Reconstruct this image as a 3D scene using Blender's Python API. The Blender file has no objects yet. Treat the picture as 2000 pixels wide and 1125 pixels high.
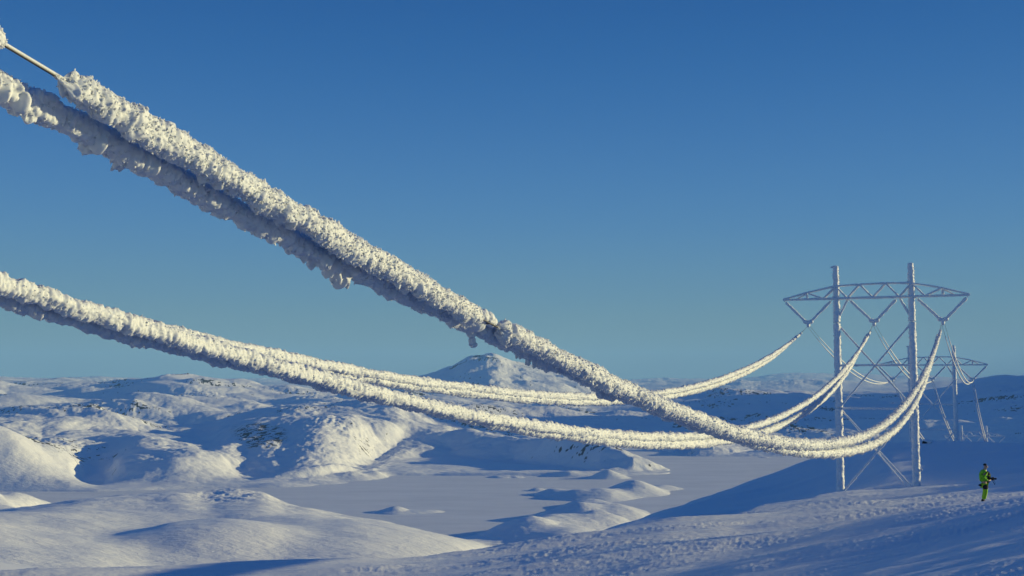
import bpy, bmesh, math, random
import numpy as np
from mathutils import Vector, Matrix

# ---------------------------------------------------------------- camera
S = bpy.context.scene
C = S.collection
F = 2200.0                                   # focal length in photo pixels (photo is 2000 wide)
PIT = math.atan(173.0 / F)
cp, sp = math.cos(PIT), math.sin(PIT)
cam_d = bpy.data.cameras.new('camera'); cam = bpy.data.objects.new('camera', cam_d); C.objects.link(cam)
cam_d.sensor_width = 36.0; cam_d.lens = 36.0 * F / 2000.0
cam_d.clip_start = 0.1; cam_d.clip_end = 200000.0
cam.location = (0, 0, 0); cam.rotation_euler = (math.pi / 2 + PIT, 0, 0)
cam_d.dof.use_dof = True; cam_d.dof.focus_distance = 70.0; cam_d.dof.aperture_fstop = 8.0
S.camera = cam
S.render.resolution_x = 1024; S.render.resolution_y = 576

# ---------------------------------------------------------------- sky and sun
SUN_EL = math.radians(9.7); SUN_AZ = math.radians(78.0)      # azimuth clockwise from +Y (the way the camera looks)
W = bpy.data.worlds.new("World"); S.world = W; W.use_nodes = True
nt = W.node_tree; nt.nodes.clear()
wo = nt.nodes.new('ShaderNodeOutputWorld'); bg = nt.nodes.new('ShaderNodeBackground'); bg.inputs[1].default_value = 0.083
sky = nt.nodes.new('ShaderNodeTexSky'); sky.sky_type = 'NISHITA'; sky.sun_disc = False
sky.sun_elevation = SUN_EL; sky.sun_rotation = SUN_AZ; sky.altitude = 900; sky.air_density = 1.0; sky.dust_density = 0.3; sky.ozone_density = 2.5
# clear winter air: the physical sky, most of its colour taken from how blue it stands at each height above the horizon
tcw = nt.nodes.new('ShaderNodeTexCoord'); sx = nt.nodes.new('ShaderNodeSeparateXYZ'); nt.links.new(tcw.outputs['Generated'], sx.inputs[0])
rp = nt.nodes.new('ShaderNodeValToRGB'); rp.color_ramp.interpolation = 'B_SPLINE'; nt.links.new(sx.outputs['Z'], rp.inputs[0])
def lin(c): return tuple((v / 255 / 12.92 if v / 255 <= 0.04045 else ((v / 255 + 0.055) / 1.055) ** 2.4) for v in c)
stops = [(0.0, (122, 145, 130)), (0.03, (111, 142, 142)), (0.07, (92, 139, 167)), (0.13, (70, 128, 182)), (0.20, (50, 111, 176)), (0.27, (26, 96, 166)), (0.34, (10, 82, 154)), (0.6, (14, 68, 140)), (1.0, (16, 62, 132))]
while len(rp.color_ramp.elements) < len(stops): rp.color_ramp.elements.new(0.5)
for e, (p, c) in zip(rp.color_ramp.elements, stops): e.position = p; e.color = (*lin(c), 1)
hs = nt.nodes.new('ShaderNodeMix'); hs.data_type = 'RGBA'; hs.inputs[0].default_value = 0.97
sca = nt.nodes.new('ShaderNodeVectorMath'); sca.operation = 'SCALE'; sca.inputs['Scale'].default_value = 10.0; nt.links.new(rp.outputs[0], sca.inputs[0])
nt.links.new(sky.outputs[0], hs.inputs[6]); nt.links.new(sca.outputs[0], hs.inputs[7]); nt.links.new(hs.outputs[2], bg.inputs[0]); nt.links.new(bg.outputs[0], wo.inputs[0])
sl = bpy.data.lights.new('sun', 'SUN'); sl.energy = 5.0; sl.angle = math.radians(0.6); sl.color = (1.0, 0.86, 0.42)
so = bpy.data.objects.new('sun', sl); C.objects.link(so)
SUN = Vector((math.cos(SUN_EL) * math.sin(SUN_AZ), math.cos(SUN_EL) * math.cos(SUN_AZ), math.sin(SUN_EL)))
so.rotation_euler = SUN.to_track_quat('Z', 'Y').to_euler(); so.location = (60, 10, 30)
S.view_settings.view_transform = 'Standard'; S.view_settings.look = 'None'; S.view_settings.exposure = 0.2; S.view_settings.gamma = 1.0
S.cycles.max_bounces = 6; S.cycles.diffuse_bounces = 3; S.cycles.volume_bounces = 1; S.cycles.use_denoising = True

# ---------------------------------------------------------------- helpers
def ray(px, py):                             # photo pixel -> direction (X/Y, Z/Y)
    cx = (px - 1000.0) / F; cy = -(py - 562.5) / F
    dy = cp - cy * sp
    return cx / dy, (sp + cy * cp) / dy

def hsh(*c, seed=0):
    h = np.full(np.broadcast(*c).shape, seed * 374761393 & 0xffffffff, np.uint32)
    for k, v in enumerate(c):
        h = (h ^ (v.astype(np.int64) * (668265263, 2246822519, 3266489917)[k] & 0xffffffff).astype(np.uint32)) * np.uint32(2654435761)
        h ^= h >> np.uint32(15)
    h *= np.uint32(2246822519); h ^= h >> np.uint32(13)
    return h
def r01(h): return h.astype(np.float32) / np.float32(4294967295.0)
def noise2(x, y, seed=0):                    # gradient noise, about -1..1
    xi = np.floor(x); yi = np.floor(y); fx = (x - xi).astype(np.float32); fy = (y - yi).astype(np.float32)
    xi = xi.astype(np.int64); yi = yi.astype(np.int64)
    u = fx * fx * fx * (fx * (fx * 6 - 15) + 10); v = fy * fy * fy * (fy * (fy * 6 - 15) + 10)
    def g(dx, dy):
        a = r01(hsh(xi + dx, yi + dy, seed=seed)) * np.float32(6.2831853)
        return np.cos(a) * (fx - dx) + np.sin(a) * (fy - dy)
    a = g(0, 0); b = g(1, 0); c = g(0, 1); d = g(1, 1)
    return ((a + (b - a) * u) + ((c + (d - c) * u) - (a + (b - a) * u)) * v) * 1.5
def fbm2(x, y, octv=5, seed=0, gain=0.5, ridged=False):
    s = 0; a = 1.0; t = 0; ca, sa = math.cos(0.7), math.sin(0.7)
    for k in range(octv):
        n = noise2(x, y, seed + 17 * k)
        if ridged: n = 1 - 2 * np.abs(n)
        s = s + a * n; t += a; a *= gain
        x, y = (x * ca - y * sa) * 2.03 + 5.3, (x * sa + y * ca) * 2.03 + 1.7
    return s / t
def noise3(p, seed=0):
    i = np.floor(p); f = (p - i).astype(np.float32); i = i.astype(np.int64); u = f * f * (3 - 2 * f)
    r = 0
    for dx in (0, 1):
        for dy in (0, 1):
            for dz in (0, 1):
                w = (u[:, 0] if dx else 1 - u[:, 0]) * (u[:, 1] if dy else 1 - u[:, 1]) * (u[:, 2] if dz else 1 - u[:, 2])
                r = r + w * (r01(hsh(i[:, 0] + dx, i[:, 1] + dy, i[:, 2] + dz, seed=seed)) * 2 - 1)
    return r
def worley3(p, seed=0):                      # distance to the nearest feature point, 0..~1
    i = np.floor(p).astype(np.int64); f = (p - i).astype(np.float32); best = np.full(len(p), 9.0, np.float32)
    for dx in (-1, 0, 1):
        for dy in (-1, 0, 1):
            for dz in (-1, 0, 1):
                h = hsh(i[:, 0] + dx, i[:, 1] + dy, i[:, 2] + dz, seed=seed)
                jx = (h & np.uint32(1023)).astype(np.float32) / 1023; jy = ((h >> np.uint32(10)) & np.uint32(1023)).astype(np.float32) / 1023
                jz = ((h >> np.uint32(20)) & np.uint32(1023)).astype(np.float32) / 1023
                best = np.minimum(best, (dx + jx - f[:, 0]) ** 2 + (dy + jy - f[:, 1]) ** 2 + (dz + jz - f[:, 2]) ** 2)
    return np.sqrt(best)

def tag(o, label=None, cat=None, group=None, kind=None):
    if label: o['label'] = label
    if cat: o['category'] = cat
    if group: o['group'] = group
    if kind: o['kind'] = kind
    return o
def np_mesh(name, verts, faces, mat, parent=None, smooth=True, attrs=None):
    me = bpy.data.meshes.new(name)
    verts = np.asarray(verts, np.float32); faces = np.asarray(faces, np.int32); k = faces.shape[1]
    me.vertices.add(len(verts)); me.vertices.foreach_set('co', verts.ravel())
    me.loops.add(faces.size); me.loops.foreach_set('vertex_index', faces.ravel())
    me.polygons.add(len(faces)); me.polygons.foreach_set('loop_start', np.arange(0, faces.size, k, dtype=np.int32))
    me.polygons.foreach_set('loop_total', np.full(len(faces), k, np.int32))
    me.polygons.foreach_set('use_smooth', np.full(len(faces), smooth) if isinstance(smooth, bool) else smooth)
    me.update(calc_edges=True); me.materials.append(mat)
    for an, av in (attrs or {}).items():
        at = me.attributes.new(an, 'FLOAT', 'POINT'); at.data.foreach_set('value', np.asarray(av, np.float32).ravel())
    o = bpy.data.objects.new(name, me); C.objects.link(o)
    if parent: o.parent = parent
    return o
def empty(name, loc=(0, 0, 0), rz=0):
    o = bpy.data.objects.new(name, None); C.objects.link(o); o.location = loc; o.rotation_euler = (0, 0, rz)
    o.empty_display_size = 0.3
    return o

# ---------------------------------------------------------------- materials
def mat(name, col, rough=0.6, **kw):
    m = bpy.data.materials.new(name); m.use_nodes = True; b = m.node_tree.nodes['Principled BSDF']
    b.inputs['Base Color'].default_value = (*col, 1); b.inputs['Roughness'].default_value = rough
    for k, v in kw.items(): b.inputs[k].default_value = v
    return m, m.node_tree, b
def add_noise(t, scale, detail=6, rough=0.6, vec=None):
    n = t.nodes.new('ShaderNodeTexNoise'); n.inputs['Scale'].default_value = scale; n.inputs['Detail'].default_value = detail
    n.inputs['Roughness'].default_value = rough
    if vec: t.links.new(vec, n.inputs['Vector'])
    return n
def ramp(t, src, stops):
    r = t.nodes.new('ShaderNodeValToRGB'); e = r.color_ramp.elements
    while len(e) < len(stops): e.new(0.5)
    for q, (p, c) in zip(e, stops): q.position = p; q.color = (*c, 1) if len(c) == 3 else c
    t.links.new(src, r.inputs[0]); return r
def bump(t, b, src, dist, strength=1.0, prev=None):
    n = t.nodes.new('ShaderNodeBump'); n.inputs['Distance'].default_value = dist; n.inputs['Strength'].default_value = strength
    t.links.new(src, n.inputs['Height'])
    if prev: t.links.new(prev.outputs[0], n.inputs['Normal'])
    t.links.new(n.outputs[0], b.inputs['Normal']); return n

def terrain_mat(name, bsc, bd):
    m, t, b = mat(name, (0.84, 0.86, 0.9), 0.6)
    tc = t.nodes.new('ShaderNodeTexCoord'); at = t.nodes.new('ShaderNodeAttribute'); at.attribute_name = 'rock'
    nz = add_noise(t, 0.35 if bsc < 1 else 2.0, 8, 0.7, tc.outputs['Object'])
    rk = ramp(t, nz.outputs[0], [(0.3, (0.018, 0.017, 0.018)), (0.7, (0.075, 0.068, 0.06))])
    mx = t.nodes.new('ShaderNodeMix'); mx.data_type = 'RGBA'
    sm = t.nodes.new('ShaderNodeMapRange'); sm.inputs[1].default_value = 0.4; sm.inputs[2].default_value = 0.6
    t.links.new(at.outputs['Fac'], sm.inputs[0]); t.links.new(sm.outputs[0], mx.inputs[0])
    sn = ramp(t, add_noise(t, 0.01, 4, 0.6, tc.outputs['Object']).outputs[0], [(0.3, (0.83, 0.84, 0.855)), (0.7, (0.885, 0.885, 0.89))])
    t.links.new(sn.outputs[0], mx.inputs[6]); t.links.new(rk.outputs[0], mx.inputs[7]); t.links.new(mx.outputs[2], b.inputs['Base Color'])
    mp = t.nodes.new('ShaderNodeMapping'); mp.inputs['Scale'].default_value = (0.45, 1.0, 1.0); mp.inputs['Rotation'].default_value = (0, 0, 0.35)
    t.links.new(tc.outputs['Object'], mp.inputs[0])
    bump(t, b, add_noise(t, bsc, 8, 0.65, mp.outputs[0]).outputs[0], bd)
    return m
M_near = terrain_mat('wind_packed_snow', 2.6, 0.07)
M_mid = terrain_mat('valley_snow', 0.035, 5.0)
M_far = terrain_mat('mountain_snow', 0.009, 26.0)
M_lake, _t, _b = mat('lake_snow', (0.80, 0.80, 0.81), 0.6)
_tc = _t.nodes.new('ShaderNodeTexCoord')
_mp = _t.nodes.new('ShaderNodeMapping'); _mp.inputs['Rotation'].default_value = (0, 0, 0.5); _mp.inputs['Scale'].default_value = (0.3, 1.0, 1.0); _t.links.new(_tc.outputs['Object'], _mp.inputs[0])
_r = ramp(_t, add_noise(_t, 0.02, 8, 0.65, _mp.outputs[0]).outputs[0], [(0.3, (0.72, 0.725, 0.74)), (0.7, (0.87, 0.87, 0.875))])
_t.links.new(_r.outputs[0], _b.inputs['Base Color'])
bump(_t, _b, add_noise(_t, 0.10, 10, 0.7, _mp.outputs[0]).outputs[0], 1.1)

# ---------------------------------------------------------------- terrain: one ground, rows by distance, columns by bearing
LAKE = -200.0
def P(s):                                    # "x:y x:y" -> arrays
    a = np.array([[float(q) for q in w.split(':')] for w in s.split()]); return a[:, 0], a[:, 1]
th_in = np.linspace(math.atan(-0.50), math.atan(0.50), 1150)
th_l = -np.radians(np.concatenate([np.linspace(150, 60, 20), np.linspace(57, 28, 40)])); th_r = np.radians(np.linspace(27.2, 88, 240))
th = np.concatenate([th_l, th_in, th_r, np.radians(np.linspace(91, 150, 14))])
pxc = np.clip(1000 + F * np.tan(np.clip(th, -1.2, 1.2)), -260, 2600)   # photo column used to read the profiles
def rows(*seg):
    o = []
    for a, b, n in seg: o.append(np.exp(np.linspace(math.log(a), math.log(b), n, endpoint=False)))
    return np.concatenate(o + [[seg[-1][1]]])
Rr = rows((0.6, 12, 24), (12, 320, 620), (320, 1000, 130), (1000, 1700, 230), (1700, 3300, 420), (3300, 9500, 330), (9500, 34000, 150), (34000, 60000, 8))
cosx = np.cos(np.clip(th, -0.5, 0.5)) ; sc = 1.0 / cosx                # depth Y -> radius
def smooth(v, sg):
    n = int(sg * 3.5) + 1; k = np.exp(-0.5 * (np.arange(-n, n + 1) / sg) ** 2); k /= k.sum()
    return np.convolve(np.pad(v, n, mode='edge'), k, mode='valid')
def col(s, sg=10):
    x, y = P(s); return smooth(np.interp(pxc, x, y), sg)
def zpx(ys, Ys): return ray(0 * ys + pxc, ys)[1] * Ys
def plane(X, Y): return -1.96 + 0.187 * X - 0.1505 * Y
tn = np.tan(np.clip(th, -0.6, 1.2))
nodes = []
def N(Y, z): nodes.append((np.broadcast_to(np.asarray(Y, float), th.shape) + 0.0, np.broadcast_to(np.asarray(z, float), th.shape) + 0.0))
def NP(Y, y): Y = np.broadcast_to(np.asarray(Y, float), th.shape); N(Y, zpx(y, Y))
def npl(Y): N(Y, np.where(th > -1.2, plane(np.clip(tn, -.6, .62) * Y, Y), -1.7))
npl(0.5); npl(17); npl(36)
# shoulder line where the wind-packed slope ends
Y1 = col('-200:52 370:58 700:64 1000:72 1300:80 1400:92 1650:160 1800:158 2000:150 2300:150')
N(Y1 * 0.93, zpx(col('-200:1150 370:1127 700:1099 1000:1074 1300:1033 1400:1018 1650:961 1800:953 2000:947 2300:915'), Y1) * 0.93 + 0.35)
NP(Y1, col('-200:1150 370:1127 700:1099 1000:1074 1300:1034 1400:1018 1650:960 1800:952 2000:946 2300:915'))
Y2 = col('-200:75 1000:105 1130:165 1250:210 1400:258 1500:275 1570:272 1650:262 1720:248 1800:242 2300:240')
NP((Y1 + Y2) / 2, col('-200:1260 370:1220 1000:1120 1050:1100 1130:1084 1250:1050 1400:1014 1500:986 1570:962 1650:932 1720:908 1800:905 1900:905 2000:905 2300:880'))
NP(Y2, col('-200:1330 370:1290 1000:1130 1060:1082 1130:1052 1200:1030 1300:996 1400:962 1500:927 1570:902 1650:879 1720:867 1800:862 1900:864 2000:867 2300:845'))
N(Y2 * 1.25, col('-200:-80 1000:-62 1130:-58 1400:-52 1570:-38 1720:-26 1800:-25 1900:-25 2000:-22 2300:0'))
N(540, col('-200:-98 0:-102 200:-111 400:-124 1000:-150 1200:-150 1400:-130 1600:-90 1750:-60 1896:-56 2000:-56 2300:-20'))
# lower snow dome on the left, its near swell and its crest
NP(740, col('-260:1015 0:1045 200:1084 300:1112 500:1130 800:1175 1000:1300 1200:1400 2300:1000'))
NP(900, col('-260:975 0:1006 150:1026 230:1042 300:1050 400:1052 500:1045 600:1042 700:1047 800:1063 900:1090 960:1130 1050:1230 1300:1235 2300:1100'))
NP(col('-260:950 0:985 150:1060 300:1160 460:1250 2300:1250'), col('-260:990 0:1003 60:1000 100:995 180:984 300:971 340:966 370:963 410:967 460:960 520:966 560:984 650:1003 760:1020 860:1043 940:1060 990:1077 1030:1093 1100:1096 2300:1080', 6))
N(1420, col('-260:-165 0:-165 300:-160 460:-158 560:-170 800:-200 940:-206 2300:-206'))
N(1600, col('-260:-150 -60:-155 0:-160 60:-190 80:-212 1700:-212 2300:-195'))
N(1900, col('-260:-205 0:-206 2000:-212 2400:-190'))
# far shore and the hills behind it
Ys = col('-260:1980 60:1980 200:1985 300:2010 480:2080 620:2150 700:2240 760:2300 1180:2290 1280:2320 1318:2345 1330:2838 1600:2838 2300:2700', 5)
N(Ys - 25, -213.0); N(Ys + 12, col('-260:-196 1308:-196 1320:-210 1336:-210 1352:-196 2300:-196', 3))
YB = col('-260:2150 60:2150 200:2180 360:2200 480:2290 620:2400 700:2450 720:2520 760:2780 800:2930 880:3000 1000:2850 1100:2650 1180:2490 1250:2400 1318:2355 1335:2960 2300:3000', 6)
N(np.maximum(YB * col('-260:0.9 760:0.9 820:0.93 1200:0.94 2300:0.9'), Ys + 30), col('-260:-160 0:-165 200:-196 300:-194 360:-188 440:-190 500:-194 600:-172 650:-168 720:-185 760:-192 820:-198 1000:-198 1250:-196 1306:-198 1318:-211 1338:-211 1356:-192 2300:-170', 3))
NP(YB, col('-260:790 0:836 30:846 60:868 110:908 150:931 195:953 240:928 300:902 350:892 390:890 430:898 480:922 520:912 560:908 600:890 640:880 680:890 720:903 760:884 800:856 840:843 880:838 950:845 1000:848 1100:856 1180:864 1240:882 1290:905 1312:917 1324:944 1336:930 1352:884 1500:876 1700:870 2300:850', 6))
YC = YB + col('-260:260 0:260 200:600 420:560 500:420 620:380 720:500 760:130 880:130 1000:200 1180:400 1290:450 1330:180 2300:250')
NP(YC, col('-260:840 0:872 100:866 200:850 280:846 350:860 420:866 445:850 500:836 560:828 620:822 700:818 760:830 800:828 880:838 960:856 1100:868 1180:885 1250:915 1300:930 1322:925 1350:874 1400:855 1500:845 1700:838 1800:832 2300:820'))
NP(3350, col('-260:800 0:806 40:797 130:797 200:801 260:822 320:838 400:843 460:822 520:806 600:800 700:792 780:793 850:812 920:832 1000:842 1100:848 1290:860 1340:842 1500:838 1700:832 1800:826 2300:800'))
NP(3750, col('-260:812 0:815 300:834 460:829 600:812 700:806 850:826 1100:845 1290:852 1500:836 1700:830 1800:824 2300:790'))
NP(4400, col('-260:772 0:780 100:786 200:790 260:777 340:776 420:786 480:793 560:790 640:782 720:778 800:786 900:795 1000:806 1080:800 1150:806 1290:815 1400:806 1500:803 1600:806 1700:812 1800:806 1900:800 2000:785 2300:760'))
NP(5000, col('-260:785 0:792 200:794 340:788 480:796 640:787 800:790 1000:804 1290:816 1500:806 1700:812 1800:808 1900:800 2000:790 2300:760'))
NP(6100, col('-260:748 0:752 60:757 120:752 160:748 200:746 260:741 320:735 350:735 380:738 430:743 500:752 560:757 620:764 700:768 800:772 900:776 1000:780 1100:783 1150:788 1200:792 1300:772 1400:762 1500:766 1560:770 1650:778 1750:790 1800:796 1850:790 1900:781 1950:770 2000:764 2100:750 2300:730', 4))
NP(7300, col('-260:765 0:765 300:760 500:770 700:784 800:786 1000:790 1200:796 1400:774 1700:788 1900:788 2000:775 2300:755'))
NP(9200, col('-260:745 0:738 60:741 130:738 200:745 300:750 500:757 620:762 700:760 780:744 820:735 845:729 870:722 885:720 897:712 905:707 917:701 930:700 943:699 950:695 963:694 972:696 985:702 1000:709 1020:713 1040:718 1075:722 1100:728 1140:741 1200:758 1260:768 1330:770 1450:768 1500:764 1600:768 1700:768 1800:767 1850:757 1900:744 1940:736 1960:733 1990:735 2100:720 2300:700', 2))
NP(11500, col('-260:752 0:748 300:758 600:770 900:765 1200:772 1500:770 1900:770 2300:745'))
NP(15000, col('-260:742 0:740 100:744 200:738 300:742 500:752 600:749 640:755 750:752 900:750 1200:757 1300:752 1450:746 1480:750 1560:746 1650:748 1750:751 1850:748 2000:745 2300:730', 4))
NP(18500, col('-260:750 2300:748'))
NP(26000, col('-260:738 0:741 150:744 190:736 260:740 400:746 520:741 600:744 700:748 800:744 900:746 1230:748 1260:744 1330:741 1430:743 1480:737 1520:731 1550:729 1600:731 1630:734 1660:731 1700:732 1740:736 1780:733 1830:737 1870:740 1920:738 2000:736 2300:735', 4))
N(33000, -150.0); N(62000, -400.0)
NY = np.array([n[0] for n in nodes]) * sc[None, :]; NZ = np.array([n[1] for n in nodes])
for k in range(1, len(NY)): NY[k] = np.maximum(NY[k], NY[k - 1] * 1.02)
LY = np.log(NY); h = np.diff(LY, axis=0); dl = np.diff(NZ, axis=0) / h
mk = np.zeros_like(NZ); w1 = 2 * h[1:] + h[:-1]; w2 = h[1:] + 2 * h[:-1]
with np.errstate(divide='ignore', invalid='ignore'):
    hm = (w1 + w2) / (w1 / dl[:-1] + w2 / dl[1:])
mk[1:-1] = np.where(dl[:-1] * dl[1:] > 0, hm, 0); mk[0] = dl[0]; mk[-1] = dl[-1]
R2 = np.broadcast_to(Rr[:, None], (len(Rr), len(th))); LR = np.log(R2); Z = np.zeros(R2.shape)
for k in range(len(NY) - 1):
    m = (LR >= LY[k]) & (LR < LY[k + 1]) if k else LR < LY[1]
    t = np.clip((LR - LY[k]) / h[k], 0 if k else -9, 1)
    z = ((2 * t ** 3 - 3 * t ** 2 + 1) * NZ[k] + (t ** 3 - 2 * t ** 2 + t) * h[k] * mk[k] + (-2 * t ** 3 + 3 * t ** 2) * NZ[k + 1] + (t ** 3 - t ** 2) * h[k] * mk[k + 1])
    Z = np.where(m, z, Z)
del LR
X = R2 * np.sin(th)[None, :]; Y = R2 * np.cos(th)[None, :]
TH = np.broadcast_to(th[None, :], R2.shape); PX = np.broadcast_to(pxc[None, :], R2.shape)
def ss(v, a, b): t = np.clip((v - a) / (b - a), 0, 1); return t * t * (3 - 2 * t)
# unseen mounds added out of frame to the right, to cast the long shadows
def mound(x, y, hh, rx, ry, rot=0.0, p=1.0):
    c, s = math.cos(rot), math.sin(rot); u = ((X - x) * c + (Y - y) * s) / rx; v = (-(X - x) * s + (Y - y) * c) / ry
    return hh * np.exp(-(u * u + v * v) ** p)
out = ss(X / np.maximum(Y, 1), 0.52, 0.66) * (Y > 1500) * 1.0
Z = Z + out * (mound(2150, 3260, 140, 260, 260) + mound(2450, 3850, 420, 480, 260) + mound(3100, 4600, 560, 1000, 560) + mound(4500, 6200, 480, 1500, 1100) + mound(7500, 8600, 560, 2500, 2200) + mound(14800, 26800, 1250, 3600, 6000))
near_out = ss(X / np.maximum(Y, 1), 0.5, 0.62) * (Y > 20)
Z = Z + near_out * (mound(168, 285, 10, 30, 60) + mound(127, 198, 7.6, 22, 115, -0.36) + mound(86, 86, 6.8, 20, 60, -0.3))  # unseen ridges added beyond the right frame edge to shade the near slope
# low islands and the peninsula standing in the frozen lake:  (photo x, photo y of the foot, height, radius x, radius y)
isl = [(772, 1000, 9, 32, 26), (835, 1000, 3.5, 30, 14), (800, 1001, 3, 60, 16), (1085, 965, 10, 38, 26), (1130, 972, 13, 44, 30), (1050, 958, 5, 26, 14),
       (1175, 972, 15, 42, 36), (1150, 990, 13, 40, 34), (1110, 930, 6, 40, 18), (1190, 934, 12, 52, 20), (1240, 962, 24, 48, 42), (1290, 955, 8, 50, 22),
       (1215, 1012, 16, 36, 30), (1130, 1012, 24, 58, 40), (1180, 1000, 14, 60, 40), (1165, 1040, 30, 52, 40), (1090, 1045, 26, 60, 46), (1040, 1062, 34, 50, 40), (1105, 1075, 26, 48, 36),
       (330, 950, 5, 60, 20), (420, 950, 6, 70, 24), (600, 944, 12, 90, 26), (540, 950, 9, 70, 22), (680, 936, 14, 60, 24), (730, 932, 10, 30, 18), (20, 1000, 30, 50, 60)]
fl = LAKE - 12.0
for px, py, hh, rx, ry in isl:
    rx_, rz_ = ray(px, py); yy = LAKE / rz_; hh = hh * 0.82; hh2 = hh + 12
    Z = np.where((Y > 1250) & (Y < 2500), np.maximum(Z, fl + 0) + 0 * Z, Z) if False else Z
    B = mound(rx_ * yy, yy, hh2, rx * 1.15, ry * 1.6, 0.15, 0.9)
    Z = np.where((Y > 1280) & (Y < 2420), Z + B * np.clip((LAKE + hh * 1.15 - Z) / hh2, 0, 1), Z)
# relief
midw = ss(Y, 2010, 2300) * (1 - ss(R2, 8000, 10500))
A = np.zeros_like(Z)
sel = R2[:, 0] > 600
xs, ys_ = X[sel], Y[sel]
wx = 60 * noise2(xs / 300, ys_ / 300, 91); wy = 60 * noise2(xs / 300, ys_ / 300, 92)
big = fbm2((xs + wx) / 620, (ys_ + wy) / 520, 3, 5, 0.5); bil = np.abs(noise2((xs + wx) / 330, (ys_ + wy) / 300, 33)) * 2 - 0.5
med = fbm2((xs + wx) / 140, (ys_ + wy) / 120, 5, 11, 0.55, ridged=True); crag = fbm2(xs / 34, ys_ / 26, 4, 21, 0.6, ridged=True)
pp = PX[sel]; rr = R2[sel]
mw = midw[sel]; fade = 1 - 0.6 * ss(Z[sel], -215, -150) * 0
patch = ss(noise2((xs + wx) / 420, (ys_ + wy) / 380, 47), -0.05, 0.45)
A[sel] += mw * ((24 + 16 * ss(rr, 3300, 5000)) * big + 15 * bil + 8 * (1 - 0.5 * ss(rr, 4200, 6200)) * (np.abs(fbm2((xs + wx) / 190, (ys_ + wy) / 160, 5, 12, 0.55)) * 2.2 - 0.5) + 4 * fbm2((xs + wx) / 90, (ys_ + wy) / 70, 5, 11, 0.55) + 11.0 * patch * med * ss(Z[sel], -195, -160))
craghill = np.exp(-((pp - 600) / 170) ** 2) * ss(rr, 2240, 2420) * (1 - ss(rr, 2750, 3050)) + 0.6 * ss(rr, 3200, 3600) * ss(noise2(xs / 700, ys_ / 700, 44), 0.0, 0.4)
A[sel] += mw * craghill * (6 * fbm2((xs + 0.5 * wx) / 24, (ys_ + wy) / 80, 5, 23, 0.55, ridged=True) + 1.5 * crag) * (0.35 + 0.65 * patch) * ss(Z[sel], -195, -165)
# low dome on the left
Z[sel] += 15 * np.exp(-(((xs + 232) / 62) ** 2 + ((ys_ - 880) / 70) ** 2) ** 1.4)
dome = ss(rr, 620, 760) * (1 - ss(rr, 1420, 1600)) * (1 - ss(pp, 960, 1080))
A[sel] += dome * (5.0 * fbm2(xs / 150, ys_ / 120, 3, 61) + 1.2 * fbm2(xs / 28, ys_ / 22, 4, 62) * ss(rr, 1050, 1200) + 2.6 * np.clip(crag, 0, 1) * np.exp(-((pp - 470) / 120) ** 2) * ss(rr, 1150, 1230))
left = ss(rr, 1500, 1700) * (1 - mw) * (1 - ss(pp, 150, 250)); A[sel] += left * 3 * fbm2(xs / 90, ys_ / 80, 4, 65)
islw = ss(rr, 1290, 1350) * (1 - ss(rr, 2300, 2420)) * ss(Z[sel], -203, -190); A[sel] += islw * (2.2 * fbm2(xs / 45, ys_ / 35, 4, 66))
farw = ss(rr, 8000, 10500) * (1 - ss(rr, 30000, 33000))
pk = np.exp(-((pp - 980) / 190) ** 2) * np.exp(-((rr - 9200) / 1500) ** 2)
fpatch = ss(noise2(xs / 2300, ys_ / 2100, 48), -0.1, 0.4)
fsm = np.abs(noise2((xs + 6 * wx) / 2100, (ys_ + 6 * wy) / 1900, 71)); fsm2 = fbm2((xs + 3 * wx) / 700, (ys_ + 3 * wy) / 620, 4, 73, 0.45)
A[sel] += ss(rr, 7600, 8800) * (1 - 0.85 * pk) * ((1 + 1.2 * ss(rr, 12000, 16000)) * (26 * fsm + 13 * fsm2 + 15 * fpatch * fbm2(xs / 420, ys_ / 380, 5, 72, 0.6, ridged=True)) - 8)
A[sel] += pk * 34 * (fbm2(xs / 520, ys_ / 380, 6, 75, 0.62, ridged=True) - 0.18)
keep = np.ones_like(Z); keep[sel] = ss(np.abs(Z[sel] - (LAKE)), 0, 16) * 0.8 + 0.2
Z += np.where((Y > 1280) & (Y < 2900), A * keep, A)
# wind-packed near slope: long low drifts, sastrugi and small crusts
nr = R2[:, 0] < 700
xn, yn = X[nr], Y[nr]; ca, sa = math.cos(0.30), math.sin(0.30)
ua, va = xn * ca + yn * sa, -xn * sa + yn * ca
nw = 1 - ss(R2[nr], 300, 620); y1 = np.broadcast_to((Y1 * sc)[None, :], R2.shape)[nr]
inside = 1 - ss(R2[nr] / y1, 0.97, 1.10)
dr = 0.50 * noise2(ua / 26, va / 7, 101) + 0.13 * noise2(ua / 9, va / 3.2, 102)
sas = 0.095 * fbm2(ua / 5.2 + 0.5 * noise2(ua / 4, va / 2, 110), va / 0.7 + 0.7 * noise2(ua / 5, va / 2.2, 111), 5, 103, 0.55, ridged=True) * ss(noise2(ua / 14, va / 4, 104), -0.2, 0.4)
crust = 0.012 * np.clip(fbm2(ua / 0.9, va / 0.4, 3, 105) - 0.15, 0, 1) * 4 * ss(noise2(ua / 6, va / 2.5, 106), 0.05, 0.5)
stk = 0.07 * noise2(ua / 8 + noise2(ua / 6, va / 3, 120), va / 0.9 + 0.8 * noise2(ua / 7, va / 2.5, 121), 122) + 0.015 * noise2(ua / 2.2, va / 0.3, 123)
Zn = nw * (inside * stk + (0.60 + 0.40 * inside) * dr + (0.40 + 0.60 * inside) * sas + inside * crust)
Z[nr] += Zn * ss(R2[nr], 3, 14) * (1 - 0.9 * np.exp(-((xn - 22.9) ** 2 + (yn - 53.5) ** 2) / 14.0))
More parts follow.
